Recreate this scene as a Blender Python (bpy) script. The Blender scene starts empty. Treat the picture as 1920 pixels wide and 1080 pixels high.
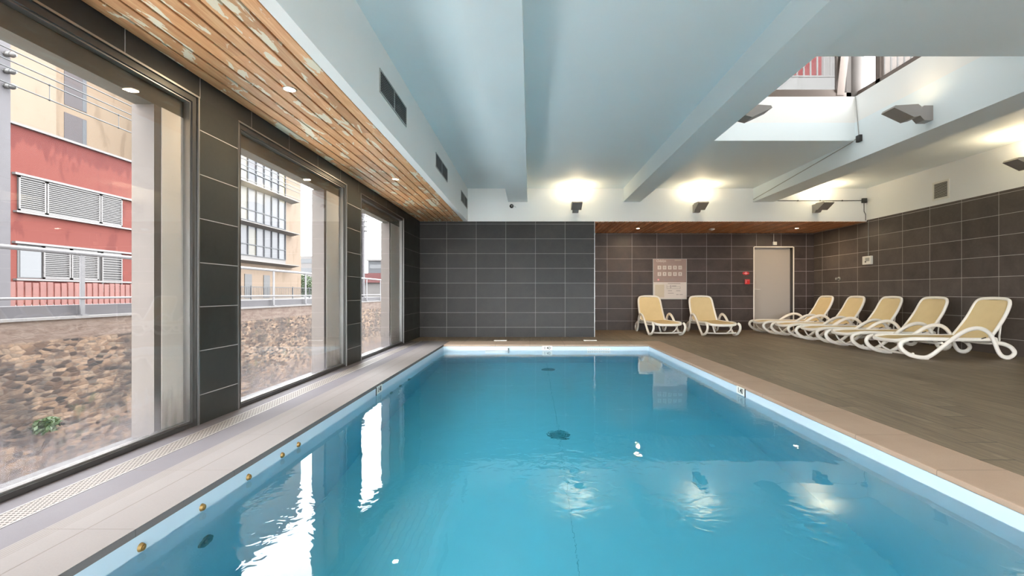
import bpy, bmesh, math, random
from mathutils import Vector, Matrix
random.seed(7)
S = bpy.context.scene
C = S.collection
PI = math.pi

# ------------------------------------------------------------------ camera
cd = bpy.data.cameras.new('camera'); cam = bpy.data.objects.new('camera', cd); C.objects.link(cam)
cam.location = (0, 0, 0.893); cam.rotation_euler = (PI/2, 0, 0)
cd.sensor_width = 36; cd.lens = 893/1920*36
cd.shift_x = -33.5/1920; cd.shift_y = 9.5/1920
cd.clip_start = 0.05; cd.clip_end = 600
S.camera = cam

# ------------------------------------------------------------------ view, world
S.view_settings.view_transform = 'Standard'; S.view_settings.look = 'None'
S.view_settings.exposure = 1.28; S.view_settings.gamma = 1.0
S.view_settings.use_curve_mapping = False
cy = S.cycles
cy.max_bounces = 12; cy.diffuse_bounces = 5; cy.glossy_bounces = 5; cy.transmission_bounces = 8
cy.transparent_max_bounces = 16; cy.volume_bounces = 0
cy.caustics_reflective = True; cy.caustics_refractive = True; cy.blur_glossy = 0.5
cy.sample_clamp_indirect = 6.0; cy.sample_clamp_direct = 0
cy.use_denoising = True
SKY = 7.5
w = bpy.data.worlds.new('sky'); S.world = w; w.use_nodes = True
bg = w.node_tree.nodes['Background']; bg.inputs[0].default_value = (0.93, 0.97, 1.0, 1); bg.inputs[1].default_value = SKY

# ------------------------------------------------------------------ dimensions (metres)
XL, XR = -2.24, 6.853            # left and right walls
YA, YB, YN = 9.69, 11.49, -2.6   # far wall, recess wall, near wall
ZC, ZS, ZBEAM = 3.02, 2.35, 2.745  # ceiling, timber soffit, beam underside
XREC = 1.318                     # where the recess starts
PX0, PX1, PY0, PY1 = -1.49, 2.05, 0.6, 8.22   # pool
ZW, ZP = -0.10, -1.40            # water level, pool floor
SK = (2.24, 4.54, 4.28, 6.65)    # skylight x0 x1 y0 y1
ZK = 3.635                       # curb top

# ------------------------------------------------------------------ materials
class G:
    def __init__(s, name):
        s.mat = bpy.data.materials.new(name); s.mat.use_nodes = True
        s.t = s.mat.node_tree; s.n = s.t.nodes; s.l = s.t.links
        s.n.clear(); s.out = s.n.new('ShaderNodeOutputMaterial')
    def put(s, sock, v):
        if isinstance(v, bpy.types.NodeSocket): s.l.new(v, sock)
        elif isinstance(v, (tuple, list)) and len(v) == 3 and sock.type == 'RGBA': sock.default_value = (*v, 1)
        else: sock.default_value = v
    def m(s, op, a, b=0.0, c=None, clamp=False):
        n = s.n.new('ShaderNodeMath'); n.operation = op; n.use_clamp = clamp
        s.put(n.inputs[0], a); s.put(n.inputs[1], b)
        if c is not None: s.put(n.inputs[2], c)
        return n.outputs[0]
    def ramp01(s, v, a, b):       # 0 at a, 1 at b
        n = s.n.new('ShaderNodeMapRange'); s.put(n.inputs['Value'], v)
        n.inputs['From Min'].default_value = a; n.inputs['From Max'].default_value = b; return n.outputs[0]
    def pos(s):
        g = s.n.new('ShaderNodeNewGeometry'); p = s.n.new('ShaderNodeSeparateXYZ'); s.l.new(g.outputs['Position'], p.inputs[0])
        return g.outputs['Position'], p.outputs
    def opos(s):
        g = s.n.new('ShaderNodeTexCoord'); p = s.n.new('ShaderNodeSeparateXYZ'); s.l.new(g.outputs['Object'], p.inputs[0])
        return g.outputs['Object'], p.outputs
    def vec(s, x, y, z):
        n = s.n.new('ShaderNodeCombineXYZ'); s.put(n.inputs[0], x); s.put(n.inputs[1], y); s.put(n.inputs[2], z); return n.outputs[0]
    def noise(s, v, scale=5, detail=3, rough=.5, dist=0.0):
        n = s.n.new('ShaderNodeTexNoise'); s.put(n.inputs['Vector'], v); n.inputs['Scale'].default_value = scale
        n.inputs['Detail'].default_value = detail; n.inputs['Roughness'].default_value = rough; n.inputs['Distortion'].default_value = dist
        return n.outputs['Fac']
    def rand(s, v):
        n = s.n.new('ShaderNodeTexWhiteNoise'); n.noise_dimensions = '3D'; s.put(n.inputs['Vector'], v); return n.outputs['Value']
    def mix(s, f, a, b):
        n = s.n.new('ShaderNodeMix'); n.data_type = 'RGBA'; s.put(n.inputs[0], f); s.put(n.inputs[6], a); s.put(n.inputs[7], b); return n.outputs[2]
    def cramp(s, f, stops, const=False):
        n = s.n.new('ShaderNodeValToRGB'); s.put(n.inputs[0], f); r = n.color_ramp
        if const: r.interpolation = 'CONSTANT'
        while len(r.elements) < len(stops): r.elements.new(.5)
        for e, (p, c) in zip(r.elements, stops): e.position = p; e.color = (*c, 1)
        return n.outputs[0]
    def scale(s, col, f):
        n = s.n.new('ShaderNodeVectorMath'); n.operation = 'SCALE'; s.put(n.inputs[0], col); s.put(n.inputs['Scale'], f); return n.outputs[0]
    def bump(s, h, strength=.3, dist=.01):
        n = s.n.new('ShaderNodeBump'); s.put(n.inputs['Height'], h); n.inputs['Strength'].default_value = strength; n.inputs['Distance'].default_value = dist
        return n.outputs[0]
    def bsdf(s, col, rough=.5, metal=0.0, normal=None, spec=.5, **kw):
        b = s.n.new('ShaderNodeBsdfPrincipled')
        s.put(b.inputs['Base Color'], col); s.put(b.inputs['Roughness'], rough); s.put(b.inputs['Metallic'], metal)
        b.inputs['Specular IOR Level'].default_value = spec
        if normal is not None: s.l.new(normal, b.inputs['Normal'])
        for k, v in kw.items(): s.put(b.inputs[k.replace('_', ' ')], v)
        return b.outputs[0]
    def surf(s, sh): s.l.new(sh, s.out.inputs['Surface']); return s.mat

def plain(name, col, rough=.5, metal=0.0, var=.06, nscale=6, spec=.5):
    g = G(name); p, _ = g.pos()
    n = g.noise(p, nscale, 4)
    c = g.scale(g.mix(0.0, col, col), g.m('MULTIPLY_ADD', n, 2*var, 1-var))
    return g.surf(g.bsdf(c, rough, metal, g.bump(g.noise(p, nscale*12, 2), .05, .002), spec))

def tiles(name, ax, du, pu, dv, pv, base=(.046, .046, .048), grout=(.38, .36, .355), gw=.005, single=False):
    """wall tile: ax is the horizontal world axis (0 or 1), v is world z"""
    g = G(name); p, xyz = g.pos()
    u = g.m('DIVIDE', g.m('SUBTRACT', xyz[ax], pu), du); v = g.m('DIVIDE', g.m('SUBTRACT', xyz[2], pv), dv)
    fu, fv = g.m('FRACT', u), g.m('FRACT', v)
    dU = g.m('MULTIPLY', g.m('MINIMUM', fu, g.m('SUBTRACT', 1.0, fu)), du)
    dV = g.m('MULTIPLY', g.m('MINIMUM', fv, g.m('SUBTRACT', 1.0, fv)), dv)
    d = dV if single else g.m('MINIMUM', dU, dV)
    mask = g.ramp01(d, gw/2 + .0015, gw/2 - .0015)
    r = g.rand(g.vec(g.m('FLOOR', u), g.m('FLOOR', v), ax))
    n1 = g.noise(p, 3.2, 5, .6, .6); n2 = g.noise(p, 30, 3)
    f = g.m('ADD', g.m('MULTIPLY_ADD', r, .28, .72), g.m('ADD', g.m('MULTIPLY_ADD', n1, .7, -.35), g.m('MULTIPLY_ADD', n2, .2, -.1)))
    c = g.scale(g.mix(n1, base, tuple(b*k for b, k in zip(base, (1.12, 1.02, .92)))), f)
    col = g.mix(mask, c, grout)
    rough = g.m('MULTIPLY_ADD', n1, .25, .30)
    h = g.m('ADD', g.m('MULTIPLY', mask, -1.0), g.m('MULTIPLY', n2, .12))
    return g.surf(g.bsdf(col, g.m('ADD', rough, g.m('MULTIPLY', mask, .4)), 0.0, g.bump(h, .35, .002), .22))

def wood(name, pitch, x0, base=((.72, .37, .17), (.86, .54, .28), (.60, .27, .115)), stain=.5, rough=.5):
    """boards along y; the pale remnants of paint are part of the boards"""
    g = G(name); p, xyz = g.pos()
    b = g.m('FLOOR', g.m('DIVIDE', g.m('SUBTRACT', xyz[0], x0), pitch))
    seg = g.m('FLOOR', g.m('ADD', g.m('DIVIDE', xyz[1], 2.1), g.rand(g.vec(b, 3.3, 0.0))))
    r = g.rand(g.vec(b, seg, 1.0))
    q = g.vec(g.m('MULTIPLY', xyz[0], 26.0), g.m('MULTIPLY_ADD', xyz[1], 1.6, g.m('MULTIPLY', r, 40.0)), g.m('MULTIPLY', b, 5.0))
    gr = g.noise(q, 1.6, 6, .62, 1.2)
    fine = g.noise(g.vec(g.m('MULTIPLY', xyz[0], 160.0), g.m('MULTIPLY', xyz[1], 3.0), b), 2.0, 3)
    c = g.cramp(gr, [(.25, base[2]), (.5, base[0]), (.72, base[1])])
    c = g.scale(c, g.m('ADD', g.m('MULTIPLY_ADD', r, .45, .70), g.m('MULTIPLY_ADD', fine, .3, -.15)))
    s1 = g.noise(g.vec(g.m('MULTIPLY', xyz[0], 6.0), g.m('ADD', g.m('MULTIPLY', xyz[1], 1.5), g.m('MULTIPLY', b, 7.7)), 0.0), 1.5, 5, .6, .8)
    c = g.mix(g.m('MULTIPLY', g.ramp01(s1, .575, .59), stain), c, (.80, .76, .60))
    return g.surf(g.bsdf(c, rough, 0.0, g.bump(g.m('ADD', gr, fine), .15, .002), .35))

M = {}
XO = .25    # outdoor colours darkened to offset the strong sky light
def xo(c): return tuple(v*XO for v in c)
M['white'] = plain('white_paint', (.89, .89, .87), .6, 0, .03, 1.5, .3)
M['pierlight'] = plain('pier_light_face', (.52, .475, .44), .8, 0, .08, 4)  # paler than the concrete, standing in for light on the pier faces
M['ceil'] = plain('pool_tinted_paint', (.84, .91, .93), .6, 0, .03, 1.2, .3)  # white paint with teal bounce light from the pool mixed into its colour
M['resin'] = plain('white_resin', (.84, .79, .72), .32, 0, .03, 9)
M['steel'] = plain('brushed_steel', (.62, .60, .58), .3, 1.0)
M['alu'] = plain('aluminium', (.36, .355, .35), .35, 1.0)
M['dframe'] = plain('dark_frame', (.055, .052, .05), .35, .3)
M['black'] = plain('black_rubber', (.012, .012, .012), .5)
M['lampgrey'] = plain('lamp_body_grey', (.32, .30, .285), .45, .2)
M['brass'] = plain('old_brass', (.30, .19, .07), .5, .6, .2, 60)
M['red'] = plain('red_plastic', (.55, .02, .02), .3)
M['pink'] = plain('pale_pink_print', (.85, .35, .38), .5)
M['whitep'] = plain('white_plastic', (.80, .78, .72), .35)
M['door'] = plain('door_paint', (.42, .375, .34), .5, 0, .03, 1.0)
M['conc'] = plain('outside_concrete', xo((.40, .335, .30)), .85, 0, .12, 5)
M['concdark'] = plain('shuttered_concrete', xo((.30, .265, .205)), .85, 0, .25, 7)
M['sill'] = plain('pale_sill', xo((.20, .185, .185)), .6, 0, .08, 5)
M['brown'] = plain('brown_window_metal', (.16, .125, .105), .4, .4)
M['void'] = plain('dark_backing', (.02, .015, .012), .9)
M['grille'] = plain('grille_metal', (.42, .42, .40), .5, .3)
M['extgrey2'] = plain('louvre_grey', (.13, .13, .125), .5, .2)
M['posterbrown'] = plain('poster_brown', (.34, .235, .21), .5, 0, .12, 8)
M['posterwhite'] = plain('poster_white', (.66, .58, .53), .5, 0, .05, 6)
M['postercream'] = plain('poster_cream', (.58, .48, .36), .5, 0, .05, 6)
M['postergrey'] = plain('poster_grey_ink', (.30, .25, .24), .6)
M['seam'] = plain('liner_seam', (.26, .42, .50), .5)
M['drain'] = plain('drain_cover', (.12, .25, .27), .5, 0, .2, 40)
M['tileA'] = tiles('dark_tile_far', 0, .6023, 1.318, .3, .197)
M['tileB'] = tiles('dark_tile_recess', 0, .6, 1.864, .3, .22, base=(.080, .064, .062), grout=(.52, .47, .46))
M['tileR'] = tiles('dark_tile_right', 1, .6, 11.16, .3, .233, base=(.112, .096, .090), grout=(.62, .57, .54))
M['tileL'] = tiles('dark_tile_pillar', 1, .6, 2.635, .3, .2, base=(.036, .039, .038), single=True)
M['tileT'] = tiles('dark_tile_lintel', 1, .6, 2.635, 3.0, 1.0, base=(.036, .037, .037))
M['wood'] = wood('larch_boards', .0983, XL, stain=.85)
M['wood2'] = wood('larch_boards_recess', .0983, XREC, base=((.62, .27, .13), (.85, .44, .22), (.42, .17, .085)), stain=.2)

def m_liner():
    g = G('pool_liner'); p, _ = g.pos()
    c = g.scale(g.mix(g.noise(p, .8, 3), (.52, .64, .73), (.56, .67, .76)), g.m('MULTIPLY_ADD', g.noise(p, 5, 4), .08, .96))
    return g.surf(g.bsdf(c, .45, 0.0, None, .4))
M['liner'] = m_liner()
def m_water():
    g = G('pool_water'); p, xyz = g.pos()
    n1 = g.noise(g.vec(g.m('MULTIPLY', xyz[0], 1.0), g.m('MULTIPLY', xyz[1], 1.0), 0.0), 2.4, 2, .5, .6)
    n2 = g.noise(p, 11, 2, .5, .8)
    area = g.ramp01(g.noise(p, .55, 1), .42, .62)
    h = g.m('ADD', g.m('MULTIPLY', n1, .28), g.m('MULTIPLY', g.m('MULTIPLY', n2, .42), area))
    b = g.n.new('ShaderNodeBsdfGlass'); b.inputs['IOR'].default_value = 1.333; b.inputs['Roughness'].default_value = 0.0
    b.inputs['Color'].default_value = (1, 1, 1, 1)
    g.l.new(g.bump(h, .12, .05), b.inputs['Normal'])
    v = g.n.new('ShaderNodeVolumeAbsorption'); v.inputs['Color'].default_value = (.0, .84, .945, 1); v.inputs['Density'].default_value = .52
    g.l.new(v.outputs[0], g.out.inputs['Volume'])
    return g.surf(b.outputs[0])
M['water'] = m_water()
def m_glass(dirt, tint=(.97, .97, .965)):
    g = G('window_glass'); p, xyz = g.pos()
    tr = g.n.new('ShaderNodeBsdfTransparent'); tr.inputs[0].default_value = (*tint, 1)
    gl = g.n.new('ShaderNodeBsdfGlossy'); gl.inputs['Roughness'].default_value = .0
    geo = g.n.new('ShaderNodeNewGeometry'); dp = g.n.new('ShaderNodeVectorMath'); dp.operation = 'DOT_PRODUCT'
    g.l.new(geo.outputs['Normal'], dp.inputs[0]); g.l.new(geo.outputs['Incoming'], dp.inputs[1])
    fr = g.m('MULTIPLY_ADD', g.m('POWER', g.m('SUBTRACT', 1.0, g.m('ABSOLUTE', dp.outputs['Value']), None, True), 4.5), .55, .022)
    mx = g.n.new('ShaderNodeMixShader'); g.l.new(fr, mx.inputs[0]); g.l.new(tr.outputs[0], mx.inputs[1]); g.l.new(gl.outputs[0], mx.inputs[2])
    if not dirt: return g.surf(mx.outputs[0])
    streak = g.noise(g.vec(0.0, g.m('MULTIPLY', xyz[1], 40.0), g.m('MULTIPLY', xyz[2], 2.5)), 1.0, 4, .6)
    low = g.ramp01(g.m('SUBTRACT', xyz[2], g.m('MULTIPLY', streak, .55)), .02, -.30)
    f = g.m('MULTIPLY', low, .32)
    df = g.n.new('ShaderNodeBsdfDiffuse'); df.inputs[0].default_value = (.42, .40, .42, 1)
    tl = g.n.new('ShaderNodeBsdfTranslucent'); tl.inputs[0].default_value = (.17, .16, .175, 1)
    dm = g.n.new('ShaderNodeMixShader'); dm.inputs[0].default_value = .5; g.l.new(df.outputs[0], dm.inputs[1]); g.l.new(tl.outputs[0], dm.inputs[2])
    m2 = g.n.new('ShaderNodeMixShader'); g.put(m2.inputs[0], f); g.l.new(mx.outputs[0], m2.inputs[1]); g.l.new(dm.outputs[0], m2.inputs[2])
    return g.surf(m2.outputs[0])
M['glass'] = m_glass(True); M['cleanglass'] = m_glass(False); M['dimglass'] = m_glass(False, (.36, .355, .35))  # rooflight panes darkened to cut down the sky light

def m_deck():
    g = G('plank_tile_deck'); p, xyz = g.pos()
    row = g.m('FLOOR', g.m('DIVIDE', xyz[0], .2))
    fx = g.m('FRACT', g.m('DIVIDE', xyz[0], .2))
    v = g.m('ADD', g.m('DIVIDE', g.m('SUBTRACT', xyz[1], .15), 1.2), g.m('MULTIPLY', row, .75))
    fv = g.m('FRACT', v)
    d = g.m('MINIMUM', g.m('MULTIPLY', g.m('MINIMUM', fx, g.m('SUBTRACT', 1.0, fx)), .2 * 1.6), g.m('MULTIPLY', g.m('MINIMUM', fv, g.m('SUBTRACT', 1.0, fv)), 1.2))
    mask = g.ramp01(d, .0058, .0025)
    r = g.rand(g.vec(row, g.m('FLOOR', v), 2.0))
    gr = g.noise(g.vec(g.m('MULTIPLY', xyz[0], 18.0), g.m('ADD', g.m('MULTIPLY', xyz[1], 1.8), g.m('MULTIPLY', r, 30.0)), 0.0), 1.5, 5, .6, .8)
    c = g.cramp(gr, [(.3, (.145, .108, .074)), (.55, (.225, .170, .116)), (.75, (.32, .25, .178))])
    c = g.scale(c, g.m('ADD', g.m('MULTIPLY_ADD', r, .2, .82), g.m('MULTIPLY_ADD', g.noise(p, .9, 3), .3, -.15)))
    c = g.mix(g.m('MULTIPLY', mask, .85), c, (.045, .034, .027))
    return g.surf(g.bsdf(c, g.m('MULTIPLY_ADD', gr, .2, .42), 0.0, g.bump(g.m('ADD', g.m('MULTIPLY', mask, -1.0), g.m('MULTIPLY', gr, .3)), .3, .002), .4))
M['deck'] = m_deck()
def m_stone(name, a, b, ax, joint=.6, grooves=None, jx=None):
    """pale stone slabs, ax = axis the joints count along"""
    g = G(name); p, xyz = g.pos()
    n = g.noise(p, 3, 4, .6); n2 = g.noise(p, 180, 2)
    c = g.scale(g.mix(n, a, b), g.m('MULTIPLY_ADD', n2, .16, .92))
    f = g.m('FRACT', g.m('DIVIDE', xyz[ax], joint))
    mask = g.ramp01(g.m('MULTIPLY', g.m('MINIMUM', f, g.m('SUBTRACT', 1.0, f)), joint), .0025, .001)
    if jx is not None:
        mask = g.m('MAXIMUM', mask, g.ramp01(g.m('ABSOLUTE', g.m('SUBTRACT', xyz[0], jx)), .0035, .002))
    if grooves:
        inb = g.m('MULTIPLY', g.m('GREATER_THAN', xyz[0], grooves[0]), g.m('LESS_THAN', xyz[0], grooves[1]))
        fg = g.m('FRACT', g.m('DIVIDE', g.m('SUBTRACT', xyz[0], grooves[0]), .013))
        mask = g.m('MAXIMUM', mask, g.m('MULTIPLY', g.m('MULTIPLY', inb, g.m('GREATER_THAN', fg, .62)), .8))
    c = g.mix(g.m('MULTIPLY', mask, .75), c, (.12, .10, .09))
    return g.surf(g.bsdf(c, .7, 0.0, g.bump(g.m('MULTIPLY', mask, -1.0), .4, .003), .15))
M['coping'] = m_stone('pale_coping', (.155, .140, .137), (.180, .164, .160), 1, .6, (-1.839, -1.775), -1.675)
M['copingr'] = m_stone('warm_lit_coping', (.37, .26, .195), (.46, .335, .25), 1)  # same stone as the window side, warm light put into its colour
M['copingf'] = m_stone('warm_lit_coping_far', (.36, .27, .205), (.44, .335, .26), 0)  # far end gets the same warm-light tint in its colour
M['lilac'] = m_stone('grey_floor_tile', (.100, .092, .102), (.125, .115, .126), 1, 1.2)
def m_grate():
    g = G('perforated_grate'); p, xyz = g.pos()
    s = .019
    v = g.m('DIVIDE', xyz[1], s); row = g.m('FLOOR', v)
    u = g.m('ADD', g.m('DIVIDE', xyz[0], s), g.m('MULTIPLY', g.m('MODULO', g.m('ABSOLUTE', row), 2.0), .5))
    du = g.m('SUBTRACT', g.m('FRACT', u), .5); dv = g.m('SUBTRACT', g.m('FRACT', v), .5)
    d = g.m('SQRT', g.m('ADD', g.m('MULTIPLY', du, du), g.m('MULTIPLY', dv, dv)))
    hole = g.ramp01(d, .31, .26)
    c = g.mix(hole, (.20, .18, .168), (.02, .015, .013))
    return g.surf(g.bsdf(c, .6, 0.0, g.bump(g.m('MULTIPLY', hole, -1.0), .5, .003), .2))
M['grate'] = m_grate()
def m_sling():
    g = G('beige_sling'); p, xyz = g.opos()
    a = g.m('SINE', g.m('MULTIPLY', xyz[0], 900.0)); b = g.m('SINE', g.m('MULTIPLY', xyz[1], 900.0))
    c = g.scale(g.mix(g.noise(p, 7, 4), (.66, .50, .27), (.74, .58, .33)), g.m('MULTIPLY_ADD', g.m('MULTIPLY', a, b), .06, .97))
    return g.surf(g.bsdf(c, .7, 0.0, g.bump(g.m('MULTIPLY', a, b), .2, .001), .3))
M['sling'] = m_sling()
def emis(name, col, st):
    g = G(name); e = g.n.new('ShaderNodeEmission'); e.inputs[0].default_value = (*col, 1); e.inputs[1].default_value = st
    return g.surf(e.outputs[0])
M['glow'] = emis('lamp_glow', (1, .80, .50), 14); M['softglow'] = emis('uplight_glow', (1, .80, .50), 3)
def m_rubble():
    g = G('rubble_stone'); p, xyz = g.pos()
    wz = g.noise(p, 1.1, 3); 
    y = g.m('ADD', g.m('MULTIPLY', xyz[1], 6.8), g.m('MULTIPLY', g.noise(p, 6, 3), .5))
    z = g.m('ADD', g.m('MULTIPLY', xyz[2], 18.0), g.m('ADD', g.m('MULTIPLY', wz, 1.0), g.m('MULTIPLY', g.noise(p, 7, 3), .6)))
    v = g.n.new('ShaderNodeTexVoronoi'); g.put(v.inputs['Vector'], g.vec(0.0, y, z)); v.inputs['Scale'].default_value = 1.0; v.inputs['Randomness'].default_value = .85
    e = g.n.new('ShaderNodeTexVoronoi'); e.feature = 'DISTANCE_TO_EDGE'; g.put(e.inputs['Vector'], g.vec(0.0, y, z)); e.inputs['Scale'].default_value = 1.0; e.inputs['Randomness'].default_value = .85
    r = g.rand(v.outputs['Color'])
    c = g.cramp(r, [(0, (.04, .032, .03)), (.25, (.12, .075, .055)), (.5, (.26, .165, .11)), (.75, (.38, .26, .18)), (1, (.15, .12, .10))])
    c = g.scale(c, g.m('MULTIPLY_ADD', g.noise(p, 14, 5, .7), .9, .3))
    c = g.mix(g.m('MULTIPLY', g.ramp01(e.outputs['Distance'], .09, .0), .55), c, (.13, .095, .08))
    c = g.mix(g.m('MULTIPLY', g.ramp01(g.noise(p, 1.6, 5, .7), .47, .60), .72), c, (.065, .052, .048))
    c = g.mix(g.m('MULTIPLY', g.ramp01(g.noise(p, 2.7, 4, .6), .62, .7), .5), c, (.08, .09, .045))
    band = g.ramp01(xyz[2], .13, .16)
    c = g.scale(c, .47)
    c = g.mix(band, c, g.scale(g.cramp(g.noise(g.vec(0.0, xyz[1], g.m('MULTIPLY', xyz[2], 4.0)), 2.2, 5, .7), [(.35, (.10, .065, .05)), (.6, (.155, .115, .095))]), .62))
    h = g.m('ADD', g.m('MINIMUM', e.outputs['Distance'], .2), g.m('MULTIPLY', g.noise(p, 20, 4), .15))
    return g.surf(g.bsdf(c, .9, 0.0, g.bump(h, .5, .03), .2))
M['rubble'] = m_rubble()
def m_render(name, a, b, stainc, course=None, drip=None):
    g = G(name); p, xyz = g.pos()
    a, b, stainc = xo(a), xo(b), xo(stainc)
    c = g.mix(g.noise(p, .5, 4), a, b)
    s = g.noise(g.vec(0.0, g.m('MULTIPLY', xyz[1], 1.0), g.m('MULTIPLY', xyz[2], .45)), 1.1, 5, .6, .4)
    f = g.ramp01(s, .56, .60)
    c = g.mix(g.m('MULTIPLY', f, .55), c, stainc)
    if drip:
        d = g.noise(g.vec(0.0, g.m('MULTIPLY', xyz[1], 1.5), 0.0), 1.6, 2, .5)
        lim = g.m('MULTIPLY_ADD', d, -2.4, drip + .55)
        c = g.mix(g.m('MULTIPLY', g.ramp01(g.m('SUBTRACT', xyz[2], lim), -.03, .06), .7), c, stainc)
    if course:
        fz = g.m('FRACT', g.m('DIVIDE', xyz[2], course)); fy = g.m('FRACT', g.m('DIVIDE', xyz[1], course*2))
        mk = g.m('MAXIMUM', g.m('LESS_THAN', fz, .035), g.m('LESS_THAN', fy, .012))
        c = g.mix(g.m('MULTIPLY', mk, .30), c, stainc)
    return g.surf(g.bsdf(c, .85, 0.0, None, .2))
M['redwall'] = m_render('red_render', (.30, .068, .052), (.33, .085, .065), (.20, .035, .03), drip=7.7)
M['bright'] = plain('bright_white_render', (.46, .45, .44), .8, 0, .04, 1)
M['pinkpanel'] = plain('pink_red_panel', (.42, .12, .12), .7)
M['beige'] = m_render('beige_cladding', (.41, .295, .205), (.44, .325, .23), (.28, .195, .13), course=.62)
M['beige2'] = m_render('pale_cladding', (.47, .355, .265), (.50, .38, .285), (.33, .24, .17), course=.62)
M['peach'] = m_render('peach_render', (.46, .335, .245), (.49, .36, .265), (.36, .25, .17), course=.5)
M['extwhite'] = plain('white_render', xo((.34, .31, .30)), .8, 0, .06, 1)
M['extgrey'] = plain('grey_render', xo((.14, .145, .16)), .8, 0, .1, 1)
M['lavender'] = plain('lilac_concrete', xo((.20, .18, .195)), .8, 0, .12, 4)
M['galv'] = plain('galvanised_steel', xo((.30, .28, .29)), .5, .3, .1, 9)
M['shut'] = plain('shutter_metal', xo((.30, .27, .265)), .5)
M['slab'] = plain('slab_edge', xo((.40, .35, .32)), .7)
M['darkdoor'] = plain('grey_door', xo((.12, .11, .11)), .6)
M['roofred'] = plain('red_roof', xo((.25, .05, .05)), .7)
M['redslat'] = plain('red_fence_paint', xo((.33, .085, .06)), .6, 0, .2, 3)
M['alley'] = plain('bounce_concrete', (.55, .54, .53), .8, 0, .06, 1)  # unseen ground made pale to bounce daylight up to the ceiling
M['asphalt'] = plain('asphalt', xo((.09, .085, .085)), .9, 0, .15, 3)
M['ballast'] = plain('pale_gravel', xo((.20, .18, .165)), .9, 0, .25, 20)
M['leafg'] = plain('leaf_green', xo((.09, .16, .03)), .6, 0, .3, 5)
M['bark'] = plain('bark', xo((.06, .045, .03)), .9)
def m_curtwin():
    g = G('curtained_glass'); p, xyz = g.pos()
    r = g.rand(g.vec(g.m('FLOOR', g.m('DIVIDE', g.m('SUBTRACT', xyz[1], 29.5), 1.15)), g.m('FLOOR', g.m('DIVIDE', xyz[2], 3.0)), 4.0))
    c = g.cramp(r, [(0, (.17, .165, .19)), (.3, (.24, .23, .25)), (.5, (.32, .25, .12)), (.62, (.20, .20, .22)), (.85, (.30, .27, .22))], True)
    c = g.scale(c, g.m('MULTIPLY_ADD', g.m('SINE', g.m('MULTIPLY', xyz[1], 40.0)), .03, .20))
    return g.surf(g.bsdf(c, .3, 0.0, None, .15))
M['curt'] = m_curtwin()
M['towerwin'] = plain('tower_blind', xo((.20, .175, .18)), .8, spec=.1)
M['winglass'] = plain('dark_glass', xo((.07, .072, .085)), .1)

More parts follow.
